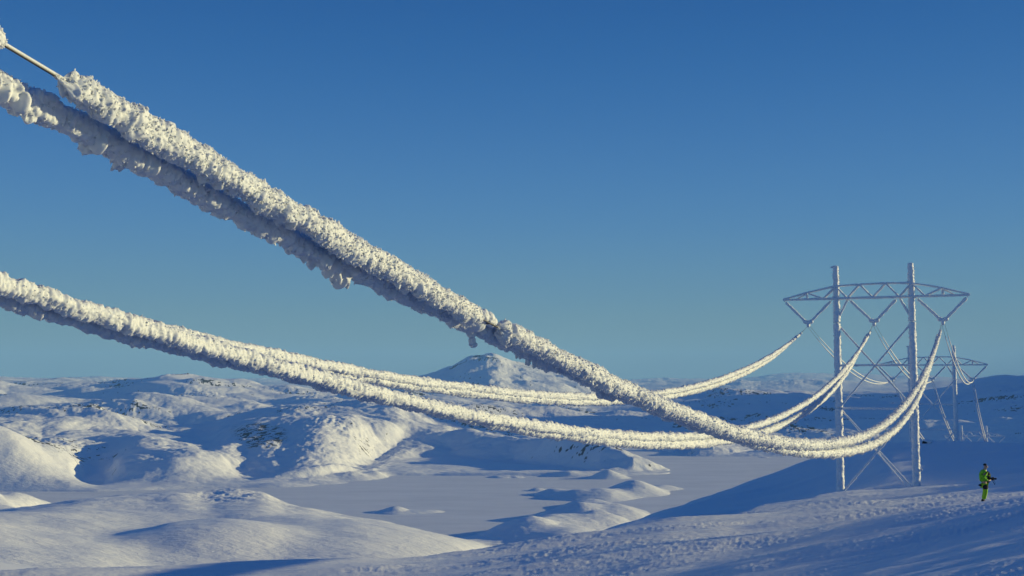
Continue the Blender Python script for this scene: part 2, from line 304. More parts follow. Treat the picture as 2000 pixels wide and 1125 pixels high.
# out of the frame on the right the slope rises into the added shading ridges
# rock showing where the ground is steep and patchy
gz = np.gradient(Z, axis=0) / np.maximum(np.gradient(R2, axis=0), 1e-3)
gt = np.gradient(Z, axis=1) / np.maximum(R2 * np.gradient(TH, axis=1), 1e-3)
slope = np.sqrt(gz ** 2 + gt ** 2)
rock = np.zeros_like(Z)
rn = fbm2(xs / 24, ys_ / 14, 5, 81, 0.7); rbig = noise2(xs / 260, ys_ / 200, 82)
steep = ss(slope[sel], 0.78, 1.1) * (1 - 0.9 * np.exp(-((pp - 1100) / 170) ** 2))
band = np.exp(-((pp - 510) / 70) ** 2) * np.exp(-((Z[sel] + 135) / 26.0) ** 2) * ss(rr, 2200, 2400) * (1 - ss(rr, 3000, 3200))
low = np.exp(-((Z[sel] + 183) / 9.0) ** 2) * ss(pp, 950, 1050) * (1 - ss(pp, 1330, 1400)) * ss(rr, 2200, 2350) * (1 - ss(rr, 2700, 2800))
rock[sel] = steep * ss(rn + 0.35 * rbig, 0.22, 0.34) * 0.8 * ss(Z[sel], -199, -193) * (1 - ss(rr, 9000, 14000)) + 0.85 * band * ss(rn, -0.08, 0.06) + 0.8 * low * ss(rn, 0.30, 0.38)
rock[sel] = np.maximum(rock[sel], 0.9 * mw * ss(rn + 0.40 * rbig + 0.42 * patch, 0.54, 0.66) * ss(Z[sel], -190, -175))
rock[sel] = np.maximum(rock[sel], 0.85 * pk * ss(fbm2(xs / 170, ys_ / 90, 5, 85, 0.65) + 0.25 * fpatch, 0.26, 0.40) * ss(rr, 8300, 8800))
rock = np.clip(rock, 0, 1)
nR, nC = Z.shape
def sheet(name, r0, r1, m, label, kind='structure'):
    a = r1 - r0
    V = np.stack([X[r0:r1], Y[r0:r1], Z[r0:r1]], -1).reshape(-1, 3)
    i = (np.arange(a - 1)[:, None] * nC + np.arange(nC - 1)[None, :]).ravel()
    Fc = np.stack([i, i + 1, i + nC + 1, i + nC], 1)
    o = np_mesh(name, V, Fc, m, attrs={'rock': rock[r0:r1]})
    return tag(o, label, None, None, kind)
k1 = int(np.searchsorted(Rr, 700)); k2 = int(np.searchsorted(Rr, 7600))
sheet('snowy_slope', 0, k1 + 1, M_near, 'wind packed snow slope the pylons and the walker stand on')
sheet('snowy_hills', k1, k2 + 1, M_mid, 'rolling snow covered hills around the frozen lake')
sheet('distant_mountains', k2, nR, M_far, 'far snow mountains along the horizon')
lk = np.array([[-6000, 500, LAKE], [8000, 500, LAKE], [8000, 4200, LAKE], [-6000, 4200, LAKE]])
tag(np_mesh('frozen_lake', lk, [[0, 1, 2, 3]], M_lake, smooth=False), 'flat snow covered frozen lake in the valley', None, None, 'structure')

# ---------------------------------------------------------------- ground height under a point
def ground(x, y):
    rr_ = math.hypot(x, y); t_ = math.atan2(x, y)
    i = int(np.clip(np.searchsorted(Rr, rr_) - 1, 0, nR - 2)); j = int(np.clip(np.searchsorted(th, t_) - 1, 0, nC - 2))
    a = (rr_ - Rr[i]) / (Rr[i + 1] - Rr[i]); b = (t_ - th[j]) / (th[j + 1] - th[j])
    return float((Z[i, j] * (1 - b) + Z[i, j + 1] * b) * (1 - a) + (Z[i + 1, j] * (1 - b) + Z[i + 1, j + 1] * b) * a)

# ---------------------------------------------------------------- rime, wire and steel
M_rime, _t, _b = mat('rime_ice', (0.655, 0.685, 0.735), 0.6)
_tc = _t.nodes.new('ShaderNodeTexCoord')
bump(_t, _b, add_noise(_t, 60.0, 6, 0.7, _tc.outputs['Object']).outputs[0], 0.004)
_b.inputs['Subsurface Weight'].default_value = 0.7; _b.inputs['Subsurface Radius'].default_value = (1.0, 0.9, 0.8); _b.inputs['Subsurface Scale'].default_value = 0.035
M_prime, _t, _b = mat('pylon_rime', (0.86, 0.87, 0.89), 0.6)
_tc = _t.nodes.new('ShaderNodeTexCoord')
_r = ramp(_t, add_noise(_t, 5.0, 5, 0.7, _tc.outputs['Object']).outputs[0], [(0.3, (0.64, 0.66, 0.69)), (0.55, (0.90, 0.905, 0.92))])
_t.links.new(_r.outputs[0], _b.inputs['Base Color'])
bump(_t, _b, add_noise(_t, 14.0, 6, 0.7, _tc.outputs['Object']).outputs[0], 0.03)
M_wire, _t, _b = mat('aluminium_wire', (0.10, 0.10, 0.11), 0.5, Metallic=0.6)
bump(_t, _b, add_noise(_t, 40.0, 2).outputs[0], 0.002)
M_steel, _t, _b = mat('dark_galvanised_steel', (0.06, 0.065, 0.07), 0.6, Metallic=0.3)
bump(_t, _b, add_noise(_t, 20.0, 3).outputs[0], 0.004)

def frame(c):
    T = np.gradient(c, axis=0); T /= np.linalg.norm(T, axis=1)[:, None]
    B = np.cross(T, [0, 0, 1.0]); B /= np.linalg.norm(B, axis=1)[:, None]
    return T, B, np.cross(B, T)
def tube_faces(n, m, off=0):
    i = np.arange(n - 1)[:, None] * m; j = np.arange(m)[None, :]; k = (j + 1) % m
    return np.stack([i + j, i + k, i + m + k, i + m + j], -1).reshape(-1, 4) + off
def rime_tube(name, c, R0, sides, parent, seed, hang=1.0, lobes=1.0, crumbs=0):
    """a cable's coat of rime: lobed like cauliflower near, feathered where it is thin, with clumps hanging below"""
    n = len(c); T, B, U = frame(c); ph = np.linspace(0, 2 * math.pi, sides, endpoint=False)
    D = np.cos(ph)[None, :, None] * B[:, None, :] + np.sin(ph)[None, :, None] * U[:, None, :]
    slen = np.concatenate([[0], np.cumsum(np.linalg.norm(np.diff(c, axis=0), axis=1))])
    S2 = np.broadcast_to(slen[:, None], (n, sides)); PH = np.broadcast_to(ph[None, :], (n, sides))
    R0 = np.broadcast_to(np.asarray(R0, float), (n,))
    q = np.stack([S2 / 0.45, np.cos(PH) * 0.9, np.sin(PH) * 0.9], -1).reshape(-1, 3)
    base = R0[:, None] * (1 + 0.13 * noise3(q, seed).reshape(n, sides))
    p = (c[:, None, :] + D * base[..., None]).reshape(-1, 3)
    pw = p + 0.03 * np.stack([noise3(p / 0.09, seed + 1), noise3(p / 0.09, seed + 2), noise3(p / 0.09, seed + 3)], -1)
    big = 1 - np.clip(worley3(pw / 0.25, seed + 4) / 0.85, 0, 1) ** 2
    w1 = 1 - np.clip(worley3(pw * np.array([1, 1, 0.62]) / 0.10, seed + 5) / 0.8, 0, 1) ** 2
    w2 = 1 - np.clip(worley3(pw * np.array([1, 1, 0.6]) / 0.045, seed + 6) / 0.8, 0, 1) ** 2
    f = noise3(np.stack([S2 / 0.045, PH * 1.1, 0 * PH], -1).reshape(-1, 3), seed + 7)
    fine = noise3(p / 0.016, seed + 8)
    w3 = 1 - np.clip(worley3(pw / 0.024, seed + 11) / 0.8, 0, 1)
    mass = 0.5 + 0.5 * noise3(np.stack([S2 / 0.8, np.cos(PH) * 1.1, np.sin(PH) * 1.1], -1).reshape(-1, 3), seed + 12)
    nearw = np.clip((np.linalg.norm(c, axis=1) - 10) / 14, 0, 1)[:, None] * np.ones((1, sides)); nearw = nearw.ravel()
    d = lobes * (0.100 * big * (0.3 + 0.9 * mass) + 0.060 * w1 * (0.4 + mass * 0.8) + 0.022 * w2 + (0.006 + 0.008 * nearw) * w3) + (0.008 + 0.016 * nearw) * np.abs(f) + (0.004 + 0.006 * nearw) * fine - 0.02
    dn = np.clip(-np.sin(PH) - 0.1 + 0.45 * np.clip(np.cos(PH), 0, 1), 0, 1).ravel()
    hg = noise3(np.stack([S2 / 0.16, np.cos(PH) * 1.2, 0 * PH], -1).reshape(-1, 3), seed + 9) + 0.4 * noise3(pw / 0.07, seed + 10)
    cl = np.clip(noise3(np.stack([S2 / 0.9, 0 * PH, 0 * PH], -1).reshape(-1, 3), seed + 14) + 0.35, 0, 1)
    hh_ = np.clip((hg - 0.22) / 0.3, 0, 1); hh_ = hh_ * hh_ * (3 - 2 * hh_)
    d = d + hang * 0.15 * dn * (0.35 + 0.65 * np.clip((34 - np.linalg.norm(c, axis=1)) / 14, 0, 1)[:, None] * np.ones((1, sides))).ravel() * hh_ * cl * (0.45 + 0.55 * w1)
    jag = 0.16 * noise3(np.stack([np.cos(PH) * 1.6, np.sin(PH) * 1.6, 0 * PH], -1).reshape(-1, 3), seed + 15).reshape(n, sides) + 0.10
    tp = np.clip((S2 - np.clip(jag, 0, 1)) / 0.16, 0, 1) ** 0.5 * np.clip((slen[-1] - S2) / 0.3, 0, 1) ** 0.5
    rad = (base.ravel() + d * (R0[:, None] / 0.15 * np.ones((1, sides))).ravel() ** 0.8).reshape(n, sides) * tp + 0.008
    V = (c[:, None, :] + D * rad[..., None]).reshape(-1, 3)
    Fc = tube_faces(n, sides); sm_ = np.full(len(Fc), True)
    if crumbs:                                       # loose crystals and feathers standing on the coat
        rg = np.random.default_rng(seed); wgt = np.gradient(slen) * np.clip((np.linalg.norm(c, axis=1) - 9) / 12, 0.12, 1) / (0.15 + np.linalg.norm(c, axis=1) ** 1.3)
        wgt = wgt / wgt.sum(); ii = rg.choice(n, crumbs, p=wgt); jj = rg.integers(0, sides, crumbs)
        P_ = V.reshape(n, sides, 3)[ii, jj]; out_ = D[ii, jj] + 0.5 * rg.normal(size=(crumbs, 3)); out_ /= np.linalg.norm(out_, axis=1)[:, None]
        sdv = np.cross(out_, rg.normal(size=(crumbs, 3))); sdv /= np.linalg.norm(sdv, axis=1)[:, None]; th_ = np.cross(out_, sdv)
        dist = np.linalg.norm(P_, axis=1); ln = (0.012 + 0.022 * rg.random(crumbs)) * (0.75 + dist / 90); wd = ln * (0.25 + 0.35 * rg.random(crumbs)); tk = wd * (0.4 + 0.6 * rg.random(crumbs))
        cs = []
        for a_, h_ in ((-1, -.6), (1, -.6)):
            for b_ in (-1, 1): cs.append(P_ + sdv * (a_ * wd)[:, None] + th_ * (b_ * tk)[:, None] - out_ * (0.6 * ln)[:, None])
        for a_ in (-1, 1):
            for b_ in (-1, 1): cs.append(P_ + sdv * (a_ * wd * rg.uniform(.1, 1.1, crumbs))[:, None] + th_ * (b_ * tk * rg.uniform(.1, 1.1, crumbs))[:, None] + out_ * (ln * rg.uniform(.5, 1.2, crumbs))[:, None])
        cv = np.stack(cs, 1).reshape(-1, 3); k0 = len(V) + 8 * np.arange(crumbs)[:, None, None]
        cf = (np.array([[4, 5, 7, 6], [0, 1, 5, 4], [3, 2, 6, 7], [2, 0, 4, 6], [1, 3, 7, 5]])[None] + k0).reshape(-1, 4)
        V = np.concatenate([V, cv]); Fc = np.concatenate([Fc, cf]); sm_ = np.concatenate([sm_, np.full(len(cf), False)])
    return np_mesh(name, V, Fc, M_rime, parent, smooth=sm_)
def plain_tube(name, c, r, sides, m, parent=None, off=0.0):
    c = c + np.array([0, 0, off]); T, B, U = frame(c); ph = np.linspace(0, 2 * math.pi, sides, endpoint=False)
    D = np.cos(ph)[None, :, None] * B[:, None, :] + np.sin(ph)[None, :, None] * U[:, None, :]
    return np_mesh(name, (c[:, None, :] + D * r).reshape(-1, 3), tube_faces(len(c), sides), m, parent)

# ---------------------------------------------------------------- the power line: heading, pylons, conductors
HD = math.radians(24.2); ax = np.array([math.cos(HD), -math.sin(HD)]); dv = np.array([math.sin(HD), math.cos(HD)])
P1 = np.array([52.75, 164.0]); SP = 9.4; PC1 = np.array([52.5, 164.0])
S1 = float(PC1 @ dv); C0 = float(PC1 @ ax)
TB = {('right', 'upper'): ([200, 300, 400, 500, 600, 700, 800, 900, 1100, 1300, 1500, 1600, 1700, 1750, 1800], [203, 256, 322, 378, 434, 492, 544, 607, 701, 792, 864, 866, 845, 808, 741]),
      ('right', 'lower'): ([0, 200, 300, 400, 500, 600, 700, 800, 900, 1000, 1100, 1300, 1500, 1600, 1700, 1750, 1800], [175, 264, 317, 378, 432, 484, 536, 577, 620, 666, 715, 802, 876, 884, 864, 830, 763]),
      ('middle', 'upper'): ([0, 100, 200, 300, 400, 700, 800, 900, 1000, 1100, 1200, 1300, 1350, 1500, 1550, 1600, 1650], [552, 585, 617, 648, 672, 757, 787, 809, 822, 839, 849, 853, 853, 823, 800, 768, 722]),
      ('middle', 'lower'): ([0, 100, 200, 300, 400, 500, 600, 700, 800, 900, 1000, 1100, 1200, 1300, 1350, 1500, 1550, 1600, 1650], [580, 609, 636, 664, 688, 710, 733, 762, 790, 813, 834, 851, 862, 868, 867, 836, 814, 780, 735]),
      ('left', 'upper'): ([0, 250, 500, 600, 700, 800, 900, 1000, 1100, 1200, 1300, 1350, 1400, 1450, 1500, 1550], [558, 628, 687, 706, 728, 742, 754, 765, 773, 776, 766, 758, 741, 723, 698, 664]),
      ('left', 'lower'): ([0, 250, 600, 700, 800, 900, 1000, 1100, 1200, 1300, 1350, 1400, 1450, 1500, 1550], [572, 640, 722, 739, 753, 765, 774, 783, 784, 772, 764, 749, 728, 704, 667])}
def lat(ph, st): return C0 + SP * {'left': -1, 'middle': 0, 'right': 1}[ph] + (0.2 if st == 'upper' else (-0.26 if ph == 'right' else -0.3))
def s_of(ph, st, px, py=600.0):
    rx_, _ = ray(px, py); y_ = lat(ph, st) / (rx_ * ax[0] + ax[1]); return rx_ * y_ * dv[0] + y_ * dv[1]
def sag(ph, st):                                   # height along the span, measured heights on top of a smooth sagging curve
    xs_, ys2 = TB[(ph, st)]; s_, z_, w_ = [], [], []
    for px, py in zip(xs_, ys2):
        rx_, rz_ = ray(px, py); y_ = lat(ph, st) / (rx_ * ax[0] + ax[1]); s_.append(rx_ * y_ * dv[0] + y_ * dv[1]); z_.append(rz_ * y_); w_.append(F / y_)
    s_.append(S1); z_.append(7.35); w_.append(30.0)
    s_ = np.array(s_); z_ = np.array(z_); co = np.polyfit(s_, z_, 3, w=np.array(w_)); res = z_ - np.polyval(co, s_)
    o_ = np.argsort(s_); s_, res = s_[o_], res[o_]
    q = np.log(np.maximum(s_, 1)); res = 0.7 * res; res[1:-1] = 0.5 * res[1:-1] + 0.25 * (res[2:] + res[:-2])
    def f(t):
        lt = np.log(np.maximum(t, 1.0)); g = np.interp(lt, q, res)
        for sh in (-0.05, 0.05, -0.1, 0.1): g = g + np.interp(lt + sh, q, res)
        return np.polyval(co, t) + g / 5
    return f
SAG = {k: sag(*k) for k in TB}
def cpts(ph, st, s_):
    l_ = lat(ph, st) + 0 * s_
    l_ = C0 + SP * {'left': -1, 'middle': 0, 'right': 1}[ph] + (l_ - l_[0] * 0 - (C0 + SP * {'left': -1, 'middle': 0, 'right': 1}[ph])) * np.clip((S1 + 1 - s_) / 8, 0.25, 1)
    tw = np.clip((s_ - (30 if ph == 'right' else 24)) / 30, 0, 1) * np.clip((S1 - s_) / 100, 0, 1)     # the bundle twists along the span
    l_ = l_ + ((0.22 if ph == 'right' else 0.38) if st == 'lower' else 0.0) * tw
    return np.stack([l_ * ax[0] + s_ * dv[0], l_ * ax[1] + s_ * dv[1], SAG[(ph, st)](s_)], -1)
def steps(a, b, k=0.0011, lo=0.012, hi=0.16):
    o = [a]
    while o[-1] < b: o.append(o[-1] + min(max(math.hypot(o[-1], 9) * k, lo) if o[-1] > 7.0 else 0.12, hi))
    o[-1] = b; return np.array(o)
where = {'right': 'nearest phase, sweeping from top left', 'middle': 'middle phase, crossing behind the nearest', 'left': 'farthest phase, highest at the mid dip'}
LB = {('right', 'upper'): 'thick iced cable from top left, upper of its pair, with a bare stretch of wire',
      ('right', 'lower'): 'thick iced cable from top left, lower of its pair, shaded and hung with clumps',
      ('middle', 'upper'): 'iced cable to the middle clamp of the near pylon, upper of its pair',
      ('middle', 'lower'): 'iced cable to the middle clamp of the near pylon, lower of its pair',
      ('left', 'upper'): 'iced cable to the left end of the near crossarm, upper of its pair',
      ('left', 'lower'): 'iced cable to the left end of the near crossarm, lower of its pair'}
sd = 200
for (ph, st), lb in LB.items():
    sd += 40
    s_all = np.concatenate([np.arange(-14, 7, 0.5), np.arange(7, S1 + 0.01, 0.25), [S1]])
    cab = plain_tube('power_cable', cpts(ph, st, s_all), 0.019, 8, M_wire)
    tag(cab, lb, 'power cable', 'iced cables between the photographer and the near pylon')
    near = ph == 'right'; kk = 0.0011 if near else 0.0013
    end = {'left': S1 - 5.5, 'middle': S1 - 3.5, 'right': S1 - 4.0}[ph] - (0 if st == 'upper' else 0.8)
    if (ph, st) == ('right', 'upper'):
        g0 = s_of(ph, st, 6, 70); g1 = s_of(ph, st, 108, 135); g2 = s_of(ph, st, 938, 630); g3 = s_of(ph, st, 972, 640)
        parts = [(-14, g0, 0.11), (g1, g2, 0.115), (g3, end, 0.125)]
        fs = np.arange(g0 - 0.1, g1 + 0.2, 0.03); fr = plain_tube('frost_strip', cpts(ph, st, fs), 0.021, 10, M_rime, cab, 0.016)
    else:
        parts = [(-14, end, 0.115 if near else (0.132 if st == 'upper' else 0.145))]
    for a_, b_, r_ in parts:
        s_ = steps(a_, b_, kk); R_ = r_ * (1 + (0.42 if near else 0.25) * np.clip((s_ - 18) / 45, 0, 1)) * (1 - 0.55 * np.clip((s_ - (S1 - 26)) / 24, 0, 1))
        rime_tube('rime_coat', cpts(ph, st, s_), R_, 88 if near else 60, cab, sd, hang=(2.1 if st == 'lower' else 0.8) if near else 0.5, crumbs=int((15000 if near else 9000) * min(1, (b_ - a_) / 60 + 0.25)) if b_ > 8 else 0)
        sd += 13

def blob(name, centres, seed, parent=None, m=None, sub=4):
    """rime clump: overlapping lumps joined in one mesh"""
    bm = bmesh.new()
    for (x, y, z, rx, ry, rz) in centres:
        g = bmesh.ops.create_icosphere(bm, subdivisions=sub, radius=1.0)
        for v in g['verts']: v.co = Vector((x + v.co.x * rx, y + v.co.y * ry, z + v.co.z * rz))
    me = bpy.data.meshes.new(name); bm.normal_update()
    nn = np.array([v.normal[:] for v in bm.verts]); p = np.array([v.co[:] for v in bm.verts])
    sc_ = np.mean([c[3] for c in centres])
    d = sc_ * (0.35 * (1 - np.clip(worley3(p / (0.6 * sc_), seed), 0, 1) ** 2) + 0.15 * (1 - np.clip(worley3(p / (0.25 * sc_), seed + 1), 0, 1) ** 2) - 0.15)
    for v, a_, q in zip(bm.verts, d, nn): v.co += Vector(q * a_)
    bm.to_mesh(me); bm.free(); me.materials.append(m or M_rime)
    for q in me.polygons: q.use_smooth = True
    o = bpy.data.objects.new(name, me); C.objects.link(o)
    if parent: o.parent = parent
    return o
# spacers that hold the two cables of a phase apart, each grown over with rime
def spacer(ph, s0, label, big=False):
    a_ = cpts(ph, 'upper', np.array([s0, s0 + .01]))[0]; b_ = cpts(ph, 'lower', np.array([s0, s0 + .01]))[0]
    o = plain_tube('spacer', np.linspace(a_, b_ + np.array([0.001, 0, 0]), 6), 0.03, 8, M_steel)
    tag(o, label, 'spacer', 'rime covered spacers between paired cables')
    m_ = (a_ + b_) / 2
    if big:
        L = [(a_[0] - 0.14, a_[1] + 0.0, a_[2] + 0.12, .13, .15, .12), (a_[0] - 0.02, a_[1] + 0.24, a_[2] + 0.10, .11, .12, .12), (a_[0] - 0.1, a_[1] + 0.14, a_[2] + 0.2, .07, .08, .07), (a_[0] + .04, a_[1] + 0.4, a_[2] + 0.04, .10, .13, .10), (m_[0] - 0.06, m_[1], m_[2], .20, .22, .17),
             (b_[0] + 0.05, b_[1] + 0.3, b_[2] - 0.20, .08, .08, .11), (b_[0] + 0.06, b_[1] + 0.32, b_[2] - 0.36, .05, .05, .09), (b_[0] + 0.08, b_[1] + 0.36, b_[2] - 0.45, .07, .06, .04)]
    else:
        L = [(m_[0], m_[1], m_[2], .13, .15, .2), (b_[0], b_[1], b_[2] - .1, .12, .12, .13)]
    blob('rime_clump', L, int(s0 * 7) + 5, o)
spacer('right', s_of('right', 'upper', 955, 640), 'large rime clump round the spacer where the thick upper coat ends', True)
spacer('middle', s_of('middle', 'lower', 1285, 860), 'small rime clump under the middle pair near the lake', False)
spacer('left', s_of('left', 'lower', 1056, 780), 'small rime clump on the farthest pair below the peak', False)

# steel members grown over with rime
def members(name, segs, parent, seed, m=None, step=0.14, sides=9, rough=0.30):
    Vs, Fs, off = [], [], 0
    for (p0, p1, r0, r1) in segs:
        p0 = np.array(p0, float); p1 = np.array(p1, float); L = np.linalg.norm(p1 - p0); n = max(3, int(L / step) + 1)
        t = np.linspace(0, 1, n)[:, None]; c = p0 + (p1 - p0) * t; dr_ = (p1 - p0) / L
        up = np.array([0, 0, 1.0]) if abs(dr_[2]) < 0.9 else np.array([0, 1.0, 0]); b = np.cross(dr_, up); b /= np.linalg.norm(b); u = np.cross(b, dr_)
        ph = np.linspace(0, 2 * math.pi, sides, endpoint=False)
        D = (np.cos(ph)[:, None] * b + np.sin(ph)[:, None] * u)[None]
        r_ = (r0 + (r1 - r0) * t) * 1.16
        p = (c[:, None, :] + D * r_[..., None])
        nz = noise3(p.reshape(-1, 3) / 0.30, seed).reshape(n, sides) + 0.8 * noise3(p.reshape(-1, 3) / 0.11, seed + 3).reshape(n, sides)
        r2 = r_ * (1 + rough * nz); r2[0] *= 0.3; r2[-1] *= 0.3
        V = (c[:, None, :] + D * r2[..., None]).reshape(-1, 3)
        Vs.append(V); Fs.append(tube_faces(n, sides, off)); off += len(V); seed += 1
    return np_mesh(name, np.concatenate(Vs), np.concatenate(Fs), m or M_prime, parent)

CH = 28.1                                          # lower chord height over the pylon's base
def make_pylon():
    t = empty('power_pylon')
    rnd = random.Random(5)
    for sx_, zb in ((-1, -1.6), (1, -1.0)):
        x = 5.25 * sx_; seg = [((x, 0, zb), (x, 0, 12), 0.47, 0.45), ((x, 0, 12), (x, 0, 24.5), 0.45, 0.42), ((x, 0, 24.5), (x, 0, 33.0), 0.42, 0.35)]
        z = 3.0
        while z < 32.6:                              # step bolts, each a spike of rime
            d_ = 1 if rnd.random() < .5 else -1
            for q in ((d_,) if rnd.random() < .4 else (1, -1)):
                seg.append(((x + q * 0.30, 0, z), (x + q * (0.55 + 0.12 * rnd.random()), -0.05, z - 0.04), 0.10, 0.04))
            z += 0.48
        if sx_ < 0: seg.append(((x, 0, 32.85), (x - 0.75, 0, 32.75), 0.18, 0.12))
        members('mast', seg, t, 300 + sx_, sides=14, rough=0.16, step=0.12)
        members('footing', [((x, 0, zb - 0.6), (x, 0, zb + 0.75), 0.5, 0.42)], t, 310, M_steel, rough=0.02)
        # brace from the mast up to the crossarm
        members('knee_brace', [((x, 0, 24.8), (3.55 * sx_, 0, CH), 0.15, 0.15)], t, 320 + sx_)
    seg = []
    for yy in (-0.45, 0.45):
        seg += [((-13.1, 0, CH), (-5.3, yy, CH), .13, .14), ((-5.3, yy, CH), (5.3, yy, CH), .14, .14), ((5.3, yy, CH), (13.1, 0, CH), .14, .13)]
        top = [(-13.1, CH + .05), (-9.4, CH + 1.0), (-5.3, CH + 1.85), (-1.9, CH + 1.98), (1.75, CH + 2.05), (5.3, CH + 1.95), (9.3, CH + 1.15), (13.1, CH + .05)]
        for (x0, z0), (x1, z1) in zip(top, top[1:]):
            seg.append(((x0, 0 if abs(x0) > 13 else yy * .8, z0), (x1, 0 if abs(x1) > 13 else yy * .8, z1), .11, .11))
    members('crossarm_chord', seg, t, 340)
    web = [((-9.5, 0, CH), (-9.5, 0, CH + 1.0), .15, .15), ((9.5, 0, CH), (9.5, 0, CH + 1.15), .15, .15), ((-11.2, .2, CH), (-9.4, .3, CH + .95), .09, .09), ((11.2, .2, CH), (9.4, .3, CH + 1.05), .09, .09)]
    for yy in (-0.4, 0.4):
        for a_, b_ in (((-9.3, CH + .9), (-7.1, CH)), ((-7.1, CH), (-5.3, CH + 1.8)), ((-5.3, CH + 1.85), (-3.7, CH)), ((-3.7, CH), (-1.9, CH + 1.98)), ((-1.9, CH + 1.98), (-.1, CH)),
                       ((-.1, CH), (1.75, CH + 2.05)), ((1.75, CH + 2.05), (3.6, CH)), ((3.6, CH), (5.3, CH + 1.95)), ((5.3, CH + 1.95), (7.1, CH)), ((7.1, CH), (9.3, CH + 1.1))):
            web.append(((a_[0], yy, a_[1]), (b_[0], yy, b_[1]), .11, .11))
    members('crossarm_lattice', web, t, 360)
    for q in (-1, 1):
        members('cross_brace', [((-5.1 * q, 0.25 * q, 24.2), (5.1 * q, 0.25 * q, 12.1), .12, .125)], t, 380 + q)
    members('cross_brace', [((-5.1, .3, 11.9), (5.2, .3, 0.2), .11, .11), ((-5.1, .9, 11.9), (4.4, .9, 0.1), .09, .09)], t, 384)
    members('cross_brace', [((5.1, -.3, 11.9), (-5.1, -.3, -0.4), .14, .14)], t, 386)
    for z in (18.25, 12.0): members('strut', [((-5.1, 0, z), (5.1, 0, z), .14, .14)], t, int(390 + z))
    for k in (-1, 0, 1):                             # V strings of insulators and the clamp that carries the cables
        xn = SP * k; tops = {-1: (-12.95, -5.75), 0: (-3.6, 3.45), 1: (5.75, 12.95)}[k]
        for xt in tops:
            w_ = (xn - xt); a_ = (xt, 0, CH - .05); n_ = (xn - math.copysign(.35, w_), 0, CH - 3.35)
            f0 = 0.10; f1 = 0.95; A_, N_ = np.array(a_), np.array(n_)
            members('insulator_string', [(A_, A_ + (N_ - A_) * f0, .05, .05), (A_ + (N_ - A_) * f0, A_ + (N_ - A_) * f1, .19, .17), (A_ + (N_ - A_) * f1, N_, .08, .08)], t, 400 + int(xt * 3), rough=0.26, step=0.10)
        blob('suspension_clamp', [(xn - .38, 0, CH - 3.35, .32, .28, .26), (xn + .38, 0, CH - 3.35, .32, .28, .26), (xn, 0, CH - 3.45, .36, .25, .22), (xn, 0, CH - 3.85, .2, .3, .3)], 430 + k, t, M_prime, 3)
    return t
def copy_tree(o, parent=None):
    c = o.copy(); C.objects.link(c); c.parent = parent
    for ch in list(o.children): copy_tree(ch, c)
    return c
py1 = make_pylon()
PY = [(P1, -16.6), (np.array([105.6, 284.0]), -25.2), (np.array([211.8, 520.0]), -55.3)]
PL = ['nearest frosted steel pylon, whole and standing beside the walker', 'second frosted pylon, its masts cut off by the snow ridge behind the first', 'farthest pylon, only its crossarm showing low behind the ridge']
pys = [py1] + [copy_tree(py1) for _ in (1, 2)]
for o, (q, z), l in zip(pys, PY, PL):
    o.location = (q[0], q[1], z); o.rotation_euler = (0, 0, -HD); tag(o, l, 'pylon', 'frosted pylons of the power line')
members('warning_sign', [((5.75, -.25, 3.4), (6.1, -.25, 3.4), .26, .24)], pys[0], 470)

# spans beyond the near pylon
def span(a_, b_, drop, name, label, lx, r_, seed, frac=(0.07, 0.95), grp='iced cables beyond the near pylon'):
    a_ = np.array(a_) + np.array([ax[0], ax[1], 0]) * lx; b_ = np.array(b_) + np.array([ax[0], ax[1], 0]) * lx
    t_ = np.linspace(0, 1, 60)[:, None]; f_ = lambda t: a_ + (b_ - a_) * t - np.array([0, 0, 1.0]) * 4 * drop * t * (1 - t)
    cab = plain_tube('power_cable', f_(t_), 0.02, 6, M_wire); tag(cab, label, 'power cable', grp)
    L = np.linalg.norm(b_ - a_); s_ = np.linspace(frac[0], frac[1], int(L * (frac[1] - frac[0]) / 0.2))[:, None]
    rime_tube('rime_coat', f_(s_), r_ * (0.45 + 0.55 * np.clip((s_[:, 0] - .1) / .15, 0, 1)), 14, cab, seed, hang=0.2)
nd = lambda i, k: np.array([PY[i][0][0] + ax[0] * SP * k, PY[i][0][1] + ax[1] * SP * k, PY[i][1] + CH - 3.95])
nm = {-1: 'left', 0: 'middle', 1: 'right'}
for k in (-1, 0, 1):
    for st, lx, dz in (('upper', .2, 0.0), ('lower', -.2, -.5)):
        span(nd(0, k), nd(1, k), 3.2 - dz, 'span', 'frosted cable from nearest to second pylon, at their %s clamps, %s of two' % (nm[k], st), lx, .065, 500 + 7 * k + int(lx * 10))
        span(nd(1, k), nd(2, k), 9.5 - dz, 'span', 'frosted cable dropping from second pylon\'s %s clamp behind the ridge, %s of two' % (nm[k], st), lx, .10, 540 + 7 * k + int(lx * 10), (0.03, 0.95))

# a snow capped boulder on the ridge beside the mast
bx_, bz_ = ray(1811, 868); by_ = 236.0; gx = bx_ * by_; gz_ = ground(gx, by_)
M_rock, _t, _b = mat('dark_rock', (0.03, 0.03, 0.032), 0.9); bump(_t, _b, add_noise(_t, 8, 5).outputs[0], 0.03)
rk_ = blob('boulder', [(gx - .5, by_, gz_ + .15, .42, .4, .5)], 601, None, M_rock, 3); tag(rk_, 'small dark boulder with a snow cap on the ridge right of the near mast', 'boulder')
blob('snow_cap', [(gx + .25, by_, gz_ + .45, .8, .5, .35), (gx - .35, by_ + .1, gz_ + .55, .5, .5, .2)], 602, rk_, M_near, 3)

